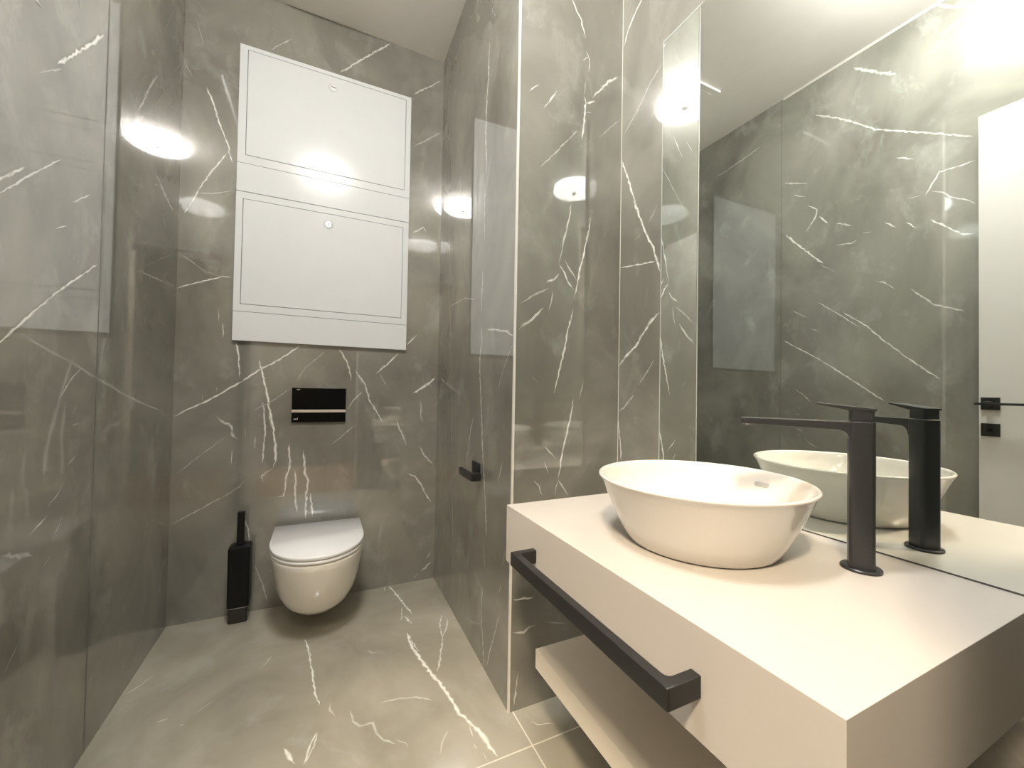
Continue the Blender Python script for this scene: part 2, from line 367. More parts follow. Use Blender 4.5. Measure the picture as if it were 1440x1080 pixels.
# ---------------------------------------------------------------- helpers
def obj(name, bm, mats, parent=None, smooth=False, bevel=0.0, seg=2, angle=40):
    bmesh.ops.recalc_face_normals(bm, faces=bm.faces)
    me = bpy.data.meshes.new(name)
    bm.to_mesh(me); bm.free()
    if not isinstance(mats, (list, tuple)): mats = [mats]
    for m in mats: me.materials.append(m)
    o = bpy.data.objects.new(name, me)
    C.objects.link(o)
    if parent is not None:
        o.parent = parent
        o.location = -Vector(parent.location)      # parents carry a location only; meshes are given in room coordinates
    if smooth:
        for f in me.polygons: f.use_smooth = True
    if bevel:
        md = o.modifiers.new('bevel', 'BEVEL'); md.width = bevel; md.segments = seg
        md.limit_method = 'ANGLE'; md.angle_limit = math.radians(angle)
        for f in me.polygons: f.use_smooth = True
        md.harden_normals = True
    return o

def thing(name, label, cat, loc=(0, 0, 0), group=None):
    o = bpy.data.objects.new(name, None)
    o.empty_display_size = 0.05
    C.objects.link(o); o.location = loc
    o['label'] = label; o['category'] = cat
    if group: o['group'] = group
    return o

def tag(o, label, cat, group=None):
    o['label'] = label; o['category'] = cat
    if group: o['group'] = group
    return o

def struct(o):
    o['kind'] = 'structure'
    return o

def sub(name, bm, mats, part, root, **k):          # a sub-part: parented to a part whose mesh is in room coordinates
    o = obj(name, bm, mats, None, **k)
    o.parent = part
    return o

def box(bm, x0, x1, y0, y1, z0, z1, mi=0):
    v = [bm.verts.new((x, y, z)) for x in (x0, x1) for y in (y0, y1) for z in (z0, z1)]
    for f in ((0, 1, 3, 2), (4, 6, 7, 5), (0, 4, 5, 1), (2, 3, 7, 6), (0, 2, 6, 4), (1, 5, 7, 3)):
        bm.faces.new([v[i] for i in f]).material_index = mi
    return bm

def prism(bm, poly, a0, a1, axis='z', mi=0):
    # poly: points in the plane across the axis
    def P(p, a):
        if axis == 'z': return (p[0], p[1], a)
        if axis == 'x': return (a, p[0], p[1])
        return (p[0], a, p[1])
    lo = [bm.verts.new(P(p, a0)) for p in poly]
    hi = [bm.verts.new(P(p, a1)) for p in poly]
    n = len(poly)
    bm.faces.new(lo).material_index = mi
    bm.faces.new(hi[::-1]).material_index = mi
    for i in range(n):
        bm.faces.new((lo[i], lo[(i + 1) % n], hi[(i + 1) % n], hi[i])).material_index = mi
    return bm

def loft(bm, rings, cap0=True, cap1=True):
    vs_ = [[bm.verts.new(p) for p in r] for r in rings]
    n = len(rings[0])
    for a, b in zip(vs_, vs_[1:]):
        for i in range(n):
            bm.faces.new((a[i], a[(i + 1) % n], b[(i + 1) % n], b[i]))
    if cap0: bm.faces.new(vs_[0][::-1])
    if cap1: bm.faces.new(vs_[-1])
    return bm

def lathe(bm, prof, cx, cy, n=96):
    rings = []
    for r, z in prof:
        rings.append([(cx + r * math.cos(2 * PI * i / n), cy + r * math.sin(2 * PI * i / n), z) for i in range(n)] if r > 1e-6 else None)
    prev = None
    for (r, z), ring in zip(prof, rings):
        cur = [bm.verts.new(p) for p in ring] if ring else bm.verts.new((cx, cy, z))
        if prev is not None:
            for i in range(n):
                j = (i + 1) % n
                if isinstance(prev, list) and isinstance(cur, list): bm.faces.new((prev[i], prev[j], cur[j], cur[i]))
                elif isinstance(prev, list): bm.faces.new((prev[i], prev[j], cur))
                elif isinstance(cur, list): bm.faces.new((prev, cur[j], cur[i]))
        prev = cur
    return bm

def cyl(bm, c, axis, r, a0, a1, n=40):
    poly = [(c[0] + r * math.cos(2 * PI * i / n), c[1] + r * math.sin(2 * PI * i / n)) for i in range(n)]
    return prism(bm, poly, a0, a1, axis)

def smoothed(prof, k=4):
    # Catmull-Rom through profile points
    out = []
    P = [prof[0]] + list(prof) + [prof[-1]]
    for i in range(1, len(P) - 2):
        p0, p1, p2, p3 = P[i - 1], P[i], P[i + 1], P[i + 2]
        for s in range(k):
            t = s / k
            out.append(tuple(0.5 * ((2 * p1[d]) + (-p0[d] + p2[d]) * t + (2 * p0[d] - 5 * p1[d] + 4 * p2[d] - p3[d]) * t * t
                                     + (-p0[d] + 3 * p1[d] - 3 * p2[d] + p3[d]) * t ** 3) for d in range(2)))
    out.append(prof[-1])
    return out

def add_veins(bm, key, to3d, lift):
    """Inlay the veins of one slab as soft-edged strips in the slab's own mesh."""
    lay = bm.loops.layers.float_color.new('vein')
    rnd = random.Random(hash(len(VEINS[key])) % 1000 + len(key))
    for f in bm.faces:
        for lp in f.loops: lp[lay] = (0, 0, 0, 1)
    for ri, rec in enumerate(VEINS[key]):
        w, s = rec[0] / 1000.0, rec[1]
        pts = [Vector((rec[i], rec[i + 1])) for i in range(2, len(rec), 2)]
        line = []
        for a, b in zip(pts, pts[1:]):
            n = max(1, int((b - a).length / 0.012))
            for k in range(n): line.append(a.lerp(b, k / n))
        line.append(pts[-1])
        m = len(line)
        if m < 3:
            line = [pts[0], pts[0].lerp(pts[-1], 0.5), pts[-1]]; m = 3
        rows = []
        for i, p in enumerate(line):
            t = (line[min(i + 1, m - 1)] - line[max(i - 1, 0)])
            if t.length < 1e-6: t = Vector((1, 0))
            t.normalize()
            nrm = Vector((-t.y, t.x))
            e = min(i, m - 1 - i)
            jit = 0 if e == 0 else rnd.uniform(-1, 1) * w * 0.25
            taper = min(1.0, 0.25 + 0.3 * e)
            ww = w * taper * rnd.uniform(0.5, 1.25) * 0.62
            c = p + nrm * jit
            rows.append(((c + nrm * ww, 0.0), (c + nrm * ww * 0.25, s), (c - nrm * ww * 0.25, s), (c - nrm * ww, 0.0), e))
        vr = [[bm.verts.new(to3d(q[0].x, q[0].y, lift + ri * 1.5e-5)) for q in r[:4]] for r in rows]
        for i in range(m - 1):
            for j in range(3):
                f = bm.faces.new((vr[i][j], vr[i + 1][j], vr[i + 1][j + 1], vr[i][j + 1]))
                for lp in f.loops:
                    for a in (i, i + 1):
                        for b in (j, j + 1):
                            if lp.vert is vr[a][b]:
                                q = rows[a][b][1] * (0.35 if rows[a][4] == 0 else 1.0)
                                lp[lay] = (q, q, q, 1)

def no_veins(bm):
    lay = bm.loops.layers.float_color.new('vein')
    for f in bm.faces:
        for lp in f.loops: lp[lay] = (0, 0, 0, 1)

def slab(name, bm, mats):
    # keep the given winding for the paper-thin inlay; only the shell is closed
    me = bpy.data.meshes.new(name); bmesh.ops.recalc_face_normals(bm, faces=bm.faces)
    bm.to_mesh(me); bm.free()
    for m in mats: me.materials.append(m)
    o = bpy.data.objects.new(name, me); C.objects.link(o)
    return struct(o)

LIFT = 0.0003
# ---------------------------------------------------------------- the room
# floor: large tiles with cream grout
bm = bmesh.new()
box(bm, XL, XM, YR, YB, -T, 0)
for f in bm.faces: f.material_index = 0
add_veins(bm, 'floor', lambda a, b, l: (a, b, l), LIFT)
GX, GY = 0.5912, 1.0686
lay = bm.loops.layers.float_color['vein']
def flat(bm, x0, x1, y0, y1, z, mi):
    f = bm.faces.new([bm.verts.new(p) for p in ((x0, y0, z), (x1, y0, z), (x1, y1, z), (x0, y1, z))]); f.material_index = mi
    for lp in f.loops: lp[lay] = (0, 0, 0, 1)
flat(bm, XL, XM, GY - 0.0022, GY + 0.0022, 0.0005, 1)
flat(bm, GX - 0.0022, GX + 0.0022, YR, YN, 0.0006, 1)
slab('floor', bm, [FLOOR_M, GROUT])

bm = bmesh.new(); box(bm, XL - T, XM + T, YR - T, YB + T, ZC, ZC + T)
struct(obj('ceiling', bm, CEIL))

# left wall, two slabs wide
bm = bmesh.new()
box(bm, XL - T, XL, YR, YB + T, -T, ZC)
add_veins(bm, 'left', lambda a, b, l: (XL + l, a, b), LIFT)
lay = bm.loops.layers.float_color['vein']
SEAM = 1.570
f = bm.faces.new([bm.verts.new(p) for p in ((XL + 0.0005, SEAM - 0.001, 0), (XL + 0.0005, SEAM + 0.001, 0), (XL + 0.0005, SEAM + 0.001, ZC), (XL + 0.0005, SEAM - 0.001, ZC))])
f.material_index = 1
for lp in f.loops: lp[lay] = (0, 0, 0, 1)
slab('wall_left', bm, [MARBLE, DARK_JOINT])

bm = bmesh.new(); box(bm, XL, XRB + 0.02, YB, YB + T, -T, ZC)
add_veins(bm, 'back', lambda a, b, l: (a, YB - l, b), LIFT)
slab('wall_back', bm, [MARBLE])

K = (XRB - XR) / (YB - YN)
bm = bmesh.new()
prism(bm, [(XR, YN), (XRB, YB), (XRB + T, YB), (XR + T, YN + T)], -T, ZC, 'z')
add_veins(bm, 'right', lambda a, b, l: (XR + K * (a - YN) - l, a, b), LIFT)
slab('wall_right', bm, [MARBLE])

bm = bmesh.new()
prism(bm, [(XR, YN), (XM + T, YN), (XM + T, YN + T), (XR + T, YN + T)], -T, ZC, 'z')
add_veins(bm, 'niche', lambda a, b, l: (a, YN - l, b), LIFT)
slab('wall_niche', bm, [MARBLE])

bm = bmesh.new(); box(bm, XM, XM + T, YR - T, YN, -T, ZC)
add_veins(bm, 'mirror', lambda a, b, l: (XM - l, a, b), LIFT)
slab('wall_mirror_side', bm, [MARBLE])

OX0, OX1, OZ = -0.535, 0.34, 2.285                 # open doorway behind the camera
YH = YR - 0.11
bm = bmesh.new()
prism(bm, [(XL - T, -T), (OX0, -T), (OX0, OZ), (OX1, OZ), (OX1, -T), (XM + T, -T), (XM + T, ZC), (XL - T, ZC)], YH, YR, 'y'); no_veins(bm)
slab('wall_rear', bm, [MARBLE_REAR])
bm = bmesh.new()
e = 0.012
prism(bm, [(OX0, 0), (OX0 + e, 0), (OX0 + e, OZ - e), (OX1 - e, OZ - e), (OX1 - e, 0), (OX1, 0), (OX1, OZ), (OX0, OZ)], YH - 0.005, YR - 0.002, 'y')
struct(obj('trim_5', bm, DOORW))
# hallway outside the door: the photograph shows it only as warm light and in reflections
HX0, HX1, HY = -1.75, 1.30, -1.62
bm = bmesh.new(); box(bm, HX0, HX1, HY, YR - 0.001, -T, 0)
struct(obj('floor_hall', bm, WOOD))
bm = bmesh.new(); box(bm, HX0 - T, HX1 + T, HY - T, YR - T - 0.002, ZC, ZC + T)
struct(obj('ceiling_hall', bm, CEIL))
bm = bmesh.new(); box(bm, HX0 - T, HX1 + T, HY - T, HY, -T, ZC)
struct(obj('wall_hall_rear', bm, PLASTER))
bm = bmesh.new(); box(bm, HX0 - T, HX0, HY, YH, -T, ZC)
struct(obj('wall_hall_left', bm, PLASTER))
bm = bmesh.new(); box(bm, HX1, HX1 + T, HY, YH, -T, ZC)
struct(obj('wall_hall_right', bm, PLASTER))
bm = bmesh.new(); box(bm, HX0, XL - T, YH, YH + 0.05, -T, ZC); box(bm, XM + T, HX1, YH, YH + 0.05, -T, ZC)
struct(obj('wall_hall_front', bm, PLASTER))

# edge trims and beads
bm = bmesh.new()
prism(bm, [(XR - 0.0012, YN + 0.008), (XR - 0.0012, YN - 0.0002), (XR + 0.0008, YN - 0.0018), (XR + 0.0045, YN - 0.0018), (XR + 0.0045, YN + 0.0005), (XR + 0.002, YN + 0.008)], 0, ZC, 'z')
struct(obj('trim_1', bm, TRIM))
bm = bmesh.new(); prism(bm, [(XM, YN), (XM - 0.0014, YN), (XM, YN - 0.0014)], 0, ZC, 'z')
struct(obj('trim_2', bm, GROUT))
bm = bmesh.new(); prism(bm, [(XL, ZC), (XL + 0.009, ZC), (XL, ZC - 0.009)], YR, 1.56, 'y')
struct(obj('trim_3', bm, TRIM))

# the open door leaf, folded back along the left wall (seen in the mirror)
DXF, DY1, DZ1 = -0.518, 0.704, 2.268
bm = bmesh.new(); box(bm, DXF - 0.040, DXF, YR + 0.004, DY1, 0.006, DZ1)
door = struct(obj('door_1', bm, DOORW, bevel=0.0012))
bm = bmesh.new(); box(bm, DXF, DXF + 0.009, 0.6435, 0.6970, 1.0105, 1.063)
hr = sub('rosette', bm, BLACK, door, None, bevel=0.0015)
bm = bmesh.new()
box(bm, DXF + 0.006, DXF + 0.046, 0.661, 0.680, 1.027, 1.047)
sub('handle_neck', bm, BLACK, door, None, bevel=0.002)
bm = bmesh.new()
prism(bm, [(0.703, 1.031), (0.703, 1.041), (0.545, 1.041), (0.545, 1.031)], DXF + 0.040, DXF + 0.058, 'x')
sub('door_handle', bm, BLACK, door, None, bevel=0.002)
bm = bmesh.new(); box(bm, DXF, DXF + 0.008, 0.6435, 0.6970, 0.9010, 0.9545)
es = sub('lock_rosette', bm, BLACK, door, None, bevel=0.0015)
bm = bmesh.new(); cyl(bm, (0.670, 0.928), 'x', 0.0085, DXF + 0.008, DXF + 0.016, 24)
sub('thumb_turn', bm, SOFTB, es, None, bevel=0.001)

# ---------------------------------------------------------------- ceiling lamp
LX, LY = -0.018, 0.597
lamp = thing('ceiling_lamp', 'round white glowing ceiling lamp with a small grey centre cap, seen as reflections', 'lamp', (LX, LY, ZC))
RL = 0.180
bm = bmesh.new()
lathe(bm, [(0, ZC - 0.0005), (RL - 0.012, ZC - 0.0005), (RL - 0.006, ZC - 0.014), (0, ZC - 0.014)], LX, LY)
obj('base_plate', bm, TRIM, lamp, smooth=False)
bm = bmesh.new()
zb = ZC - 0.076
lathe(bm, [(0, ZC - 0.0142), (RL - 0.004, ZC - 0.0142), (RL, ZC - 0.019), (RL, ZC - 0.052), (RL - 0.004, ZC - 0.056), (RL - 0.009, ZC - 0.0562)], LX, LY)
obj('side_ring', bm, RINGLIGHT, lamp, smooth=True)
bm = bmesh.new()
lathe(bm, smoothed([(0.0, ZC - 0.0566), (RL - 0.010, ZC - 0.0566), (RL - 0.006, ZC - 0.062), (RL - 0.012, ZC - 0.070), (RL - 0.04, ZC - 0.0745), (0.0, zb)], 3), LX, LY)
obj('diffuser', bm, DIFFUSER, lamp, smooth=True)
bm = bmesh.new()
lathe(bm, [(RL - 0.030, ZC - 0.0520), (RL - 0.0015, ZC - 0.0555), (RL - 0.0015, ZC - 0.0600), (RL - 0.030, ZC - 0.0640)], LX, LY)
obj('groove', bm, LCAP, lamp)
bm = bmesh.new(); lathe(bm, [(0, zb + 0.001), (0.022, zb + 0.001), (0.022, zb - 0.004), (0.018, zb - 0.007), (0, zb - 0.008)], LX, LY, 40)
obj('centre_cap', bm, LCAP, lamp)
bm = bmesh.new(); lathe(bm, [(0, zb + 0.002), (0.006, zb + 0.002), (0.006, zb - 0.001), (0, zb - 0.001)], LX + 0.10, LY - 0.02, 20)
obj('sensor_dot', bm, LCAP, lamp)

# hallway lamp beyond the open doorway
hl = thing('ceiling_lamp', 'round warm ceiling lamp in the hallway outside the open bathroom door', 'lamp', (-0.66, -0.66, ZC))
WARM = lamp_mat('hall_lamp_diffuser', HALL, (1.0, 0.83, 0.62))
bm = bmesh.new(); lathe(bm, [(0, ZC - 0.0005), (0.13, ZC - 0.0005), (0.13, ZC - 0.02), (0, ZC - 0.02)], -0.66, -0.66, 48)
obj('base_plate', bm, TRIM, hl)
bm = bmesh.new(); lathe(bm, [(0, ZC - 0.0202), (0.15, ZC - 0.0202), (0.155, ZC - 0.04), (0.145, ZC - 0.085), (0.10, ZC - 0.095), (0, ZC - 0.097)], -0.66, -0.66, 48)
obj('diffuser', bm, WARM, hl, smooth=True)

# ceiling vent in the alcove (seen in the mirror)
vent = thing('ceiling_vent', 'square white vent plate on the ceiling near the toilet, its edge seen in the mirror', 'vent', (-0.01, 1.85, ZC))
bm = bmesh.new(); box(bm, -0.176, 0.155, 1.687, 2.02, ZC - 0.014, ZC - 0.0002)
obj('cover_plate', bm, CEIL, vent, bevel=0.001)
bm = bmesh.new(); box(bm, -0.14, 0.12, 1.72, 1.985, ZC - 0.0150, ZC - 0.0142)
obj('grille', bm, CEIL, vent, bevel=0.001)

# ---------------------------------------------------------------- mirror
mir = thing('mirror', 'large frameless wall mirror standing on the white counter behind the black tap', 'mirror', (XG + 0.004, 0.6, 0.752))
MY0, MY1, MZ0, MZ1 = 0.2144, 0.990, 0.7505, 2.226
bm = bmesh.new(); box(bm, XG, XM - 0.0005, MY0, MY1, MZ0, MZ1)
obj('glass_pane', bm, MIRROR, mir)
bm = bmesh.new()
b_ = 0.0025
box(bm, XG - 0.0004, XM - 0.0006, MY1, MY1 + b_, MZ0, MZ1 + b_)
box(bm, XG - 0.0004, XM - 0.0006, MY0, MY1, MZ1, MZ1 + b_)
obj('polished_edge', bm, GLASSE, mir)
bm = bmesh.new(); box(bm, XG + 0.0003, XM - 0.0006, MY0, MY1, 0.7474, MZ0)
obj('bottom_gap_strip', bm, DARK_JOINT, mir)  # strip coloured dark for the shaded gap under the mirror

# ---------------------------------------------------------------- vanity counter
XF, ZT, ZB, CY0, CY1 = 0.460, 0.7472, 0.5987, 0.2144, 0.9968
ct = thing('vanity_counter', 'thick white wall-hung vanity counter carrying the round basin', 'counter', (0.73, 0.6, ZB))
bm = bmesh.new()                                   # mitred shell: top, front and ends in one skin
box(bm, XF, XM - 0.0005, CY0, CY1, ZB + 0.0015, ZT)
obj('countertop', bm, LACQ, ct, bevel=0.0008)
bm = bmesh.new(); box(bm, XF, XM - 0.0005, CY0 + 0.001, CY1 - 0.001, ZB, ZB + 0.0015)
obj('bottom_panel', bm, LACQ, ct)

# floating shelf under it
bm = bmesh.new(); box(bm, 0.556, XM - 0.0005, CY0, CY1, 0.2838, 0.3368)
sh = obj('floating_shelf', bm, SHELFW, bevel=0.0012)
tag(sh, 'white thick floating shelf on the wall below the vanity counter', 'shelf')

# ---------------------------------------------------------------- towel rail on the counter front
def rounded_u(x0, x1, y0, y1, t, w, r_out=0.004, r_in=0.009):
    """U-shaped rail in plan: bar along y at x0, legs back to x1 at both ends."""
    def arc(cx, cy, r, a0, a1, n=5):
        return [(cx + r * math.cos(math.radians(a0 + (a1 - a0) * i / n)), cy + r * math.sin(math.radians(a0 + (a1 - a0) * i / n))) for i in range(n + 1)]
    P = [(x1, y0)]
    P += arc(x0 + r_out, y0 + r_out, r_out, 270, 180)
    P += arc(x0 + r_out, y1 - r_out, r_out, 180, 90)
    P += [(x1, y1), (x1, y1 - w)]
    P += arc(x0 + t + r_in, y1 - w - r_in, r_in, 90, 180)
    P += arc(x0 + t + r_in, y0 + w + r_in, r_in, 180, 270)
    P += [(x1, y0 + w)]
    return P
bm = bmesh.new()
prism(bm, rounded_u(0.400, XF + 0.0010, 0.3765, 0.8445, 0.017, 0.017), 0.6548, 0.6855, 'z')
tr = obj('towel_rail', bm, BLACK, bevel=0.0022, angle=50)
tag(tr, 'long matt black square towel rail on the front of the white counter', 'towel rail')

# ---------------------------------------------------------------- basin
BX, BY = 0.728, 0.606
ZT2 = ZT + 0.0004
basin = thing('wash_basin', 'round white ceramic vessel basin standing on the white counter', 'basin', (BX, BY, ZT2))
prof = [(0.0, 0.0), (0.138, 0.0), (0.1455, 0.003), (0.152, 0.012), (0.1635, 0.032), (0.1765, 0.060), (0.1895, 0.090), (0.2015, 0.1180), (0.2075, 0.1280), (0.2082, 0.1312), (0.2062, 0.1335),
        (0.2015, 0.1332), (0.1980, 0.1290), (0.1935, 0.1180), (0.1850, 0.0950), (0.1680, 0.0650), (0.1400, 0.0390), (0.1000, 0.0250), (0.0500, 0.0205), (0.023, 0.0195)]
prof = [(r, z + ZT2) for r, z in prof]
prof = prof[:2] + smoothed(prof[2:], 4) + [(0.0, 0.0195 + ZT2)]
bm = bmesh.new(); lathe(bm, prof, BX, BY, 128)
obj('bowl', bm, CERAM, basin, smooth=True)
bm = bmesh.new()
lathe(bm, [(0.0, ZT2 + 0.0195), (0.030, ZT2 + 0.0205), (0.030, ZT2 + 0.024), (0.026, ZT2 + 0.027), (0.0, ZT2 + 0.028)], BX, BY, 48)
obj('drain_cover', bm, CERAM, basin, smooth=True)
# overflow slot: a solid pill on the inner wall, the opening's shade put into its grey
def pill(bm, w, h, depth, frame, mi=0):
    n = 10; P = []
    for s, c in ((1, w / 2 - h / 2), (-1, -(w / 2 - h / 2))):
        for i in range(n + 1):
            a = math.radians(-90 + 180 * i / n) * 1 + (0 if s > 0 else PI)
            P.append((c + h / 2 * math.cos(a), h / 2 * math.sin(a)))
    lo = [bm.verts.new(frame(p[0], p[1], -depth)) for p in P]
    hi = [bm.verts.new(frame(p[0], p[1], depth)) for p in P]
    bm.faces.new(lo[::-1]); bm.faces.new(hi)
    m_ = len(P)
    for i in range(m_): bm.faces.new((lo[i], lo[(i + 1) % m_], hi[(i + 1) % m_], hi[i]))
OA = math.radians(-4)
rad = Vector((math.cos(OA), math.sin(OA), 0)); tan = Vector((-math.sin(OA), math.cos(OA), 0))
slope = Vector((math.cos(OA) * 0.42, math.sin(OA) * 0.42, 1)).normalized()
nrm_in = tan.cross(slope).normalized()
oc = Vector((BX, BY, ZT2 + 0.1035)) + rad * 0.1883
def oframe(a, b, d): return oc + tan * a + slope * b + nrm_in * d
bm = bmesh.new(); pill(bm, 0.036, 0.0105, 0.0014, oframe)
obj('overflow_slot', bm, GREYIN, basin, bevel=0.0008)

# ---------------------------------------------------------------- tap
FX, FY = 0.882, 0.390
fa = math.radians(31)
fd = Vector((-math.sin(fa), math.cos(fa), 0)); fs = Vector((math.cos(fa), math.sin(fa), 0))
tap = thing('basin_tap', 'tall matt black single-lever mixer tap beside the basin', 'tap', (FX, FY, ZT2))
def F(l, s, z): return Vector((FX, FY, 0)) + fd * l + fs * s + Vector((0, 0, z))
bm = bmesh.new()
lathe(bm, [(0, ZT2), (0.030, ZT2), (0.030, ZT2 + 0.0035), (0.0285, ZT2 + 0.005), (0, ZT2 + 0.005)], FX, FY, 64)
obj('base_ring', bm, BLACKF, tap)
def rrect(hl, hs, r, n=5):
    P = []
    for sx, sy, a0 in ((1, 1, 0), (-1, 1, 90), (-1, -1, 180), (1, -1, 270)):
        for i in range(n + 1):
            a = math.radians(a0 + 90 * i / n)
            P.append((sx * (hl - r) + r * math.cos(a), sy * (hs - r) + r * math.sin(a)))
    return P
ZTT = 1.0115
bm = bmesh.new()
R_ = rrect(0.0185, 0.0185, 0.007)
loft(bm, [[F(a, b, ZT2 + 0.004) for a, b in R_], [F(a, b, ZTT) for a, b in R_]])
obj('column', bm, BLACKF, tap, bevel=0.0012)
bm = bmesh.new()                                  # spout: side profile swept across its width, filleted into the column
side = [(0.0150, ZTT), (0.189, ZTT - 0.0005), (0.189, ZTT - 0.0125), (0.036, ZTT - 0.0155)]
for i in range(1, 6):
    a = math.radians(90 + 90 * i / 5)
    side.append((0.036 + 0.0175 * math.cos(a), ZTT - 0.0155 - 0.0175 + 0.0175 * math.sin(a)))
side.append((0.0150, ZTT - 0.033))
loft(bm, [[F(l, -0.0170, z) for l, z in side], [F(l, 0.0170, z) for l, z in side]])
obj('spout', bm, BLACKF, tap, bevel=0.0012)
bm = bmesh.new(); q = F(0.176, 0, 0); cyl(bm, (q.x, q.y), 'z', 0.010, ZTT - 0.0165, ZTT - 0.0126, 28)
obj('aerator', bm, CHROME, tap)
bm = bmesh.new()
R2 = rrect(0.0165, 0.0165, 0.004)
loft(bm, [[F(a, b, ZTT + 0.0015) for a, b in R2], [F(a, b, ZTT + 0.020) for a, b in R2]])
blk = obj('handle_block', bm, BLACKF, tap, bevel=0.001)
bm = bmesh.new()
lev = [(-0.0185, ZTT + 0.0195), (-0.0185, ZTT + 0.0240), (0.066, ZTT + 0.0330), (0.066, ZTT + 0.0300), (0.0175, ZTT + 0.0195)]
loft(bm, [[F(l, -0.0175, z) for l, z in lev], [F(l, 0.0175, z) for l, z in lev]])
obj('lever', bm, BLACKF, tap, bevel=0.0008)

# ---------------------------------------------------------------- toilet
toilet = thing('toilet', 'white wall-hung toilet with a closed lid on the back wall', 'toilet', (0, YB, 0.08))
def dshape(hw, yf, ys, yb, z, n=28, e=2.0, cx=0.001):
    """D outline: straight sides from yb to ys, elliptical nose from ys to yf."""
    P = [(cx + hw, yb, z)]
    for i in range(n + 1):
        a = PI * i / n
        c, s = math.cos(a), math.sin(a)
        P.append((cx + hw * math.copysign(abs(c) ** (2 / e), c), ys - (ys - yf) * abs(s) ** (2 / e), z))
    P.append((cx - hw, yb, z))
    return P
bm = bmesh.new()
yw = YB - 0.0008
levels = [(0.034, 2.010, 2.080, 0.084), (0.078, 1.935, 2.060, 0.089), (0.112, 1.885, 2.050, 0.106), (0.140, 1.845, 2.045, 0.138), (0.160, 1.815, 2.040, 0.184),
          (0.1725, 1.792, 2.030, 0.236), (0.1800, 1.775, 2.020, 0.288), (0.1845, 1.763, 2.010, 0.330), (0.1865, 1.757, 2.005, 0.353), (0.1857, 1.759, 2.005, 0.3590), (0.182, 1.765, 2.005, 0.3610)]
loft(bm, [dshape(hw, yf, ys, yw, z, e=2.15) for hw, yf, ys, z in levels])
obj('bowl', bm, TCERAM, toilet, smooth=True)
bm = bmesh.new()
loft(bm, [dshape(h_, y_, 2.0, 2.196, z_, e=2.1) for h_, y_, z_ in ((0.184, 1.758, 0.3625), (0.1872, 1.7540, 0.3645), (0.1876, 1.7532, 0.3745), (0.185, 1.757, 0.3765))])
obj('seat', bm, LIDW, toilet, smooth=True)
bm = bmesh.new()
loft(bm, [dshape(h_, y_, 2.0, 2.205, z_, e=2.1) for h_, y_, z_ in ((0.185, 1.757, 0.3782), (0.1880, 1.7525, 0.3800), (0.1885, 1.7515, 0.3905), (0.1876, 1.7530, 0.3932), (0.185, 1.757, 0.3945))])
lid = obj('lid', bm, LIDW, toilet, smooth=True)
for s in (-1, 1):
    bm = bmesh.new(); box(bm, s * 0.078 - 0.016, s * 0.078 + 0.016, 2.203, 2.226, 0.3595, 0.384)
    obj('hinge', bm, CHROME, toilet, bevel=0.003)

# ---------------------------------------------------------------- flush plate
fp = thing('flush_plate', 'glossy black two-button flush plate with a metal strip above the toilet', 'flush plate', (-0.01, YB, 0.968))
yp = YB - 0.0005
bm = bmesh.new(); box(bm, -0.1325, 0.1115, yp - 0.006, yp, 0.8825, 1.053)
obj('backing_plate', bm, SOFTB, fp, bevel=0.0008)
bm = bmesh.new(); box(bm, -0.1320, 0.1110, yp - 0.0115, yp - 0.0062, 0.9452, 1.0525)
up_b = obj('flush_button', bm, GLOSSB, fp, bevel=0.001)
bm = bmesh.new(); box(bm, -0.1320, 0.1110, yp - 0.0115, yp - 0.0062, 0.883, 0.9315)
lo_b = obj('flush_button', bm, GLOSSB, fp, bevel=0.001)
bm = bmesh.new(); box(bm, -0.1320, 0.1110, yp - 0.0125, yp - 0.0062, 0.9318, 0.9448)
o = obj('metal_strip', bm, ROSE, fp, bevel=0.0006); o['label'] = 'pale metal strip'
bm = bmesh.new()                                   # small silver maker's mark at the lower left
box(bm, -0.1225, -0.105, yp - 0.0119, yp - 0.0114, 0.8965, 0.9000)
box(bm, -0.1085, -0.105, yp - 0.0119, yp - 0.0114, 0.9000, 0.9060)
for k in range(2): box(bm, -0.1225 + 0.006 * k, -0.1200 + 0.006 * k, yp - 0.0119, yp - 0.0114, 0.9000, 0.9025)
sub('mark', bm, STEEL, lo_b, None); 
bm = bmesh.new(); box(bm, -0.112, -0.098, yp - 0.0119, yp - 0.0114, 1.0425, 1.0465)
sub('mark', bm, STEEL, up_b, None)

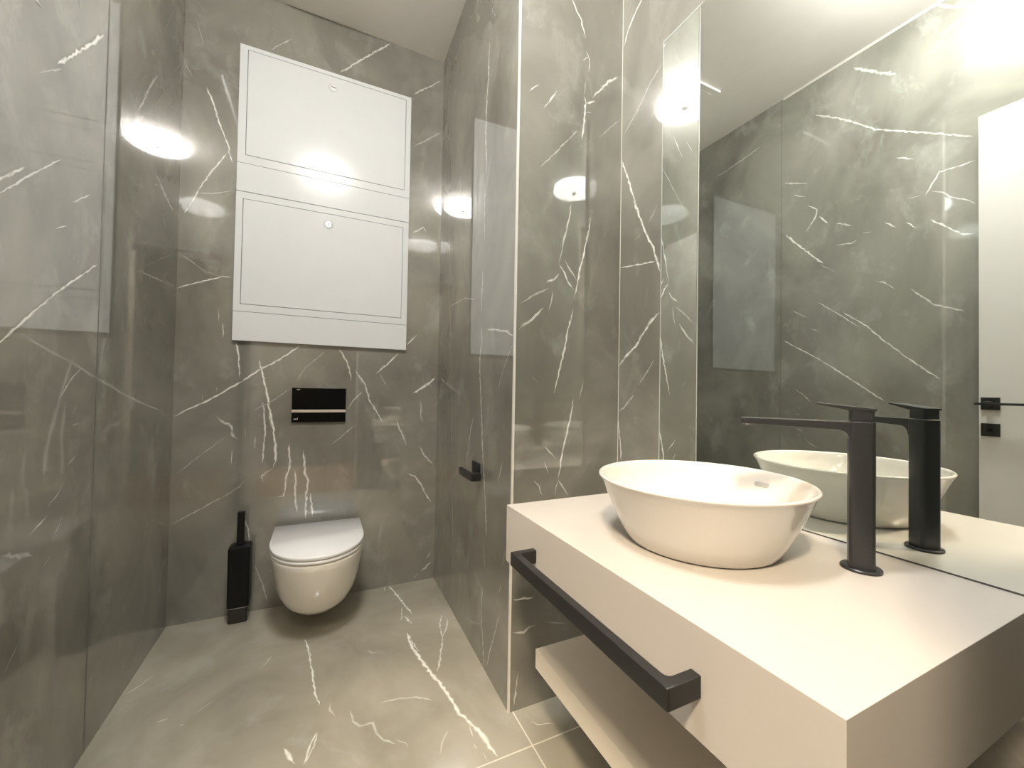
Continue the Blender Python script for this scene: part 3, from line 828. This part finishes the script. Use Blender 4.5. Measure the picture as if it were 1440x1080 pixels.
# ---------------------------------------------------------------- the two white metal wall cabinets
CX0, CX1 = -0.381, 0.4069
YC = YB - 0.018                                    # front of the frames
def wall_cabinet(z0, zs, z1, dx0, dx1, dz0, dz1, lock, label, proud):
    t = thing('wall_cabinet', label, 'cabinet', ((CX0 + CX1) / 2, YB, z0), 'white cabinets above the toilet')
    yb_ = YB - 0.0008
    bm = bmesh.new()                               # frame around the door
    box(bm, CX0, dx0 - 0.002, YC, yb_, zs, z1)
    box(bm, dx1 + 0.002, CX1, YC, yb_, zs, z1)
    box(bm, dx0 - 0.002, dx1 + 0.002, YC, yb_, zs, dz0 - 0.002)
    box(bm, dx0 - 0.002, dx1 + 0.002, YC, yb_, dz1 + 0.002, z1)
    obj('frame', bm, CABW, t)
    bm = bmesh.new(); box(bm, dx0 - 0.002, dx1 + 0.002, YC + 0.007, yb_, dz0 - 0.002, dz1 + 0.002)
    obj('back_plate', bm, DARK_JOINT, t)
    bm = bmesh.new(); box(bm, dx0, dx1, YC - proud, YC + 0.0068, dz0, dz1)
    d = obj('door', bm, CABW, t, bevel=0.0015)
    lx, lz = lock
    bm = bmesh.new()
    n = 36; yf = YC - proud
    def ring(r, y): return [(lx + r * math.cos(2 * PI * i / n), y, lz + r * math.sin(2 * PI * i / n)) for i in range(n)]
    loft(bm, [ring(0.0225, yf + 0.0002), ring(0.0225, yf - 0.001), ring(0.0205, yf - 0.0025), ring(0.0150, yf - 0.0028), ring(0.0140, yf - 0.0012)])
    lk = obj('lock', bm, CABW, None, bevel=0); lk.parent = d; lk.location = (0, 0, 0)
    bm = bmesh.new()
    loft(bm, [ring(0.0138, yf - 0.0013), ring(0.0138, yf - 0.0022), ring(0.0125, yf - 0.0026)])
    pl = obj('lock_plug', bm, STEEL, None); pl.parent = d
    bm = bmesh.new()
    a = math.radians(62) if lz < 2.2 else math.radians(-12)
    ca, sa = math.cos(a), math.sin(a)
    pts = [(-0.010, -0.002), (0.010, -0.002), (0.010, 0.002), (-0.010, 0.002)]
    prism(bm, [(lx + u * ca - v * sa, lz + u * sa + v * ca) for u, v in pts], yf - 0.0030, yf - 0.0020, 'y')
    sl = obj('key_slot', bm, SOFTB, None); sl.parent = d
    for ch in (lk, pl, sl): ch.location = (0, 0, 0)
    bm = bmesh.new(); box(bm, CX0, CX1, YC - 0.0008, yb_, z0, zs - 0.0022)
    obj('lower_panel', bm, CABW, t, bevel=0.0008)
    bm = bmesh.new(); box(bm, CX0 + 0.001, CX1 - 0.001, YC + 0.003, yb_, zs - 0.0022, zs)
    obj('joint', bm, DARK_JOINT, t)
    return t
wall_cabinet(1.9640, 2.0970, 2.653, -0.3480, 0.3785, 2.1370, 2.632, (0.017, 2.577),
             'upper white metal cabinet, nearer the ceiling, of the two above the toilet', 0.0008)
wall_cabinet(1.2671, 1.4040, 1.9615, -0.3520, 0.3755, 1.4390, 1.9290, (0.010, 1.877),
             'lower white metal cabinet, directly above the black flush plate', 0.0008)

# ---------------------------------------------------------------- toilet brush and its holder
TX, TY = -0.319, 2.188
hold = thing('toilet_brush_holder', 'black square toilet brush holder on the floor left of the toilet', 'brush holder', (TX, TY, 0))
def sq(h, z, r=0.010): return [(TX + a, TY + b, z) for a, b in rrect(h, h, r, 4)]
bm = bmesh.new()
loft(bm, [sq(0.036, 0.001), sq(0.0375, 0.004), sq(0.0375, 0.062), sq(0.036, 0.066)])
obj('base', bm, SMOKE, hold)
bm = bmesh.new(); loft(bm, [sq(0.0385, 0.0662), sq(0.0385, 0.0690)])
o = obj('ring', bm, STEEL, hold); o['label'] = 'thin metal ring'
bm = bmesh.new()
loft(bm, [sq(0.040, 0.0692), sq(0.0415, 0.074), sq(0.0425, 0.322), sq(0.0410, 0.333, 0.009), sq(0.030, 0.338, 0.008), sq(0.020, 0.339, 0.007), sq(0.0195, 0.322, 0.007)], cap1=True)
obj('container', bm, SOFTB, hold)
brush = thing('toilet_brush', 'black toilet brush handle standing up out of its holder', 'brush', (TX, TY, 0.3225))
def sqb(h, z, r=0.004): return [(TX + a, TY + b, z) for a, b in rrect(h, h, r, 4)]
bm = bmesh.new(); loft(bm, [sqb(0.0150, 0.3225), sqb(0.0150, 0.348), sqb(0.0140, 0.352), sqb(0.0140, 0.480), sqb(0.0130, 0.484)])
obj('handle', bm, SOFTB, brush)
bm = bmesh.new(); loft(bm, [sqb(0.0185, 0.3395), sqb(0.0185, 0.345)])
obj('collar', bm, SOFTB, brush)

# ---------------------------------------------------------------- paper holder on the right alcove wall
XW = XR + K * (1.52 - YN)
ph = thing('toilet_roll_holder', 'small empty black toilet roll holder on the right alcove wall', 'toilet roll holder', (XW, 1.52, 0.73))
bm = bmesh.new(); box(bm, XW - 0.006, XW + 0.0003, 1.515, 1.600, 0.700, 0.762)
obj('wall_plate', bm, BLACK, ph, bevel=0.001)
bm = bmesh.new()
x0 = XW - 0.046
prism(bm, [(XW - 0.0058, 1.490), (x0 + 0.003, 1.490), (x0, 1.493), (x0, 1.650), (x0 + 0.013, 1.650), (x0 + 0.013, 1.516), (XW - 0.0058, 1.516)], 0.6985, 0.7290, 'z')
obj('arm', bm, BLACK, ph, bevel=0.0018)
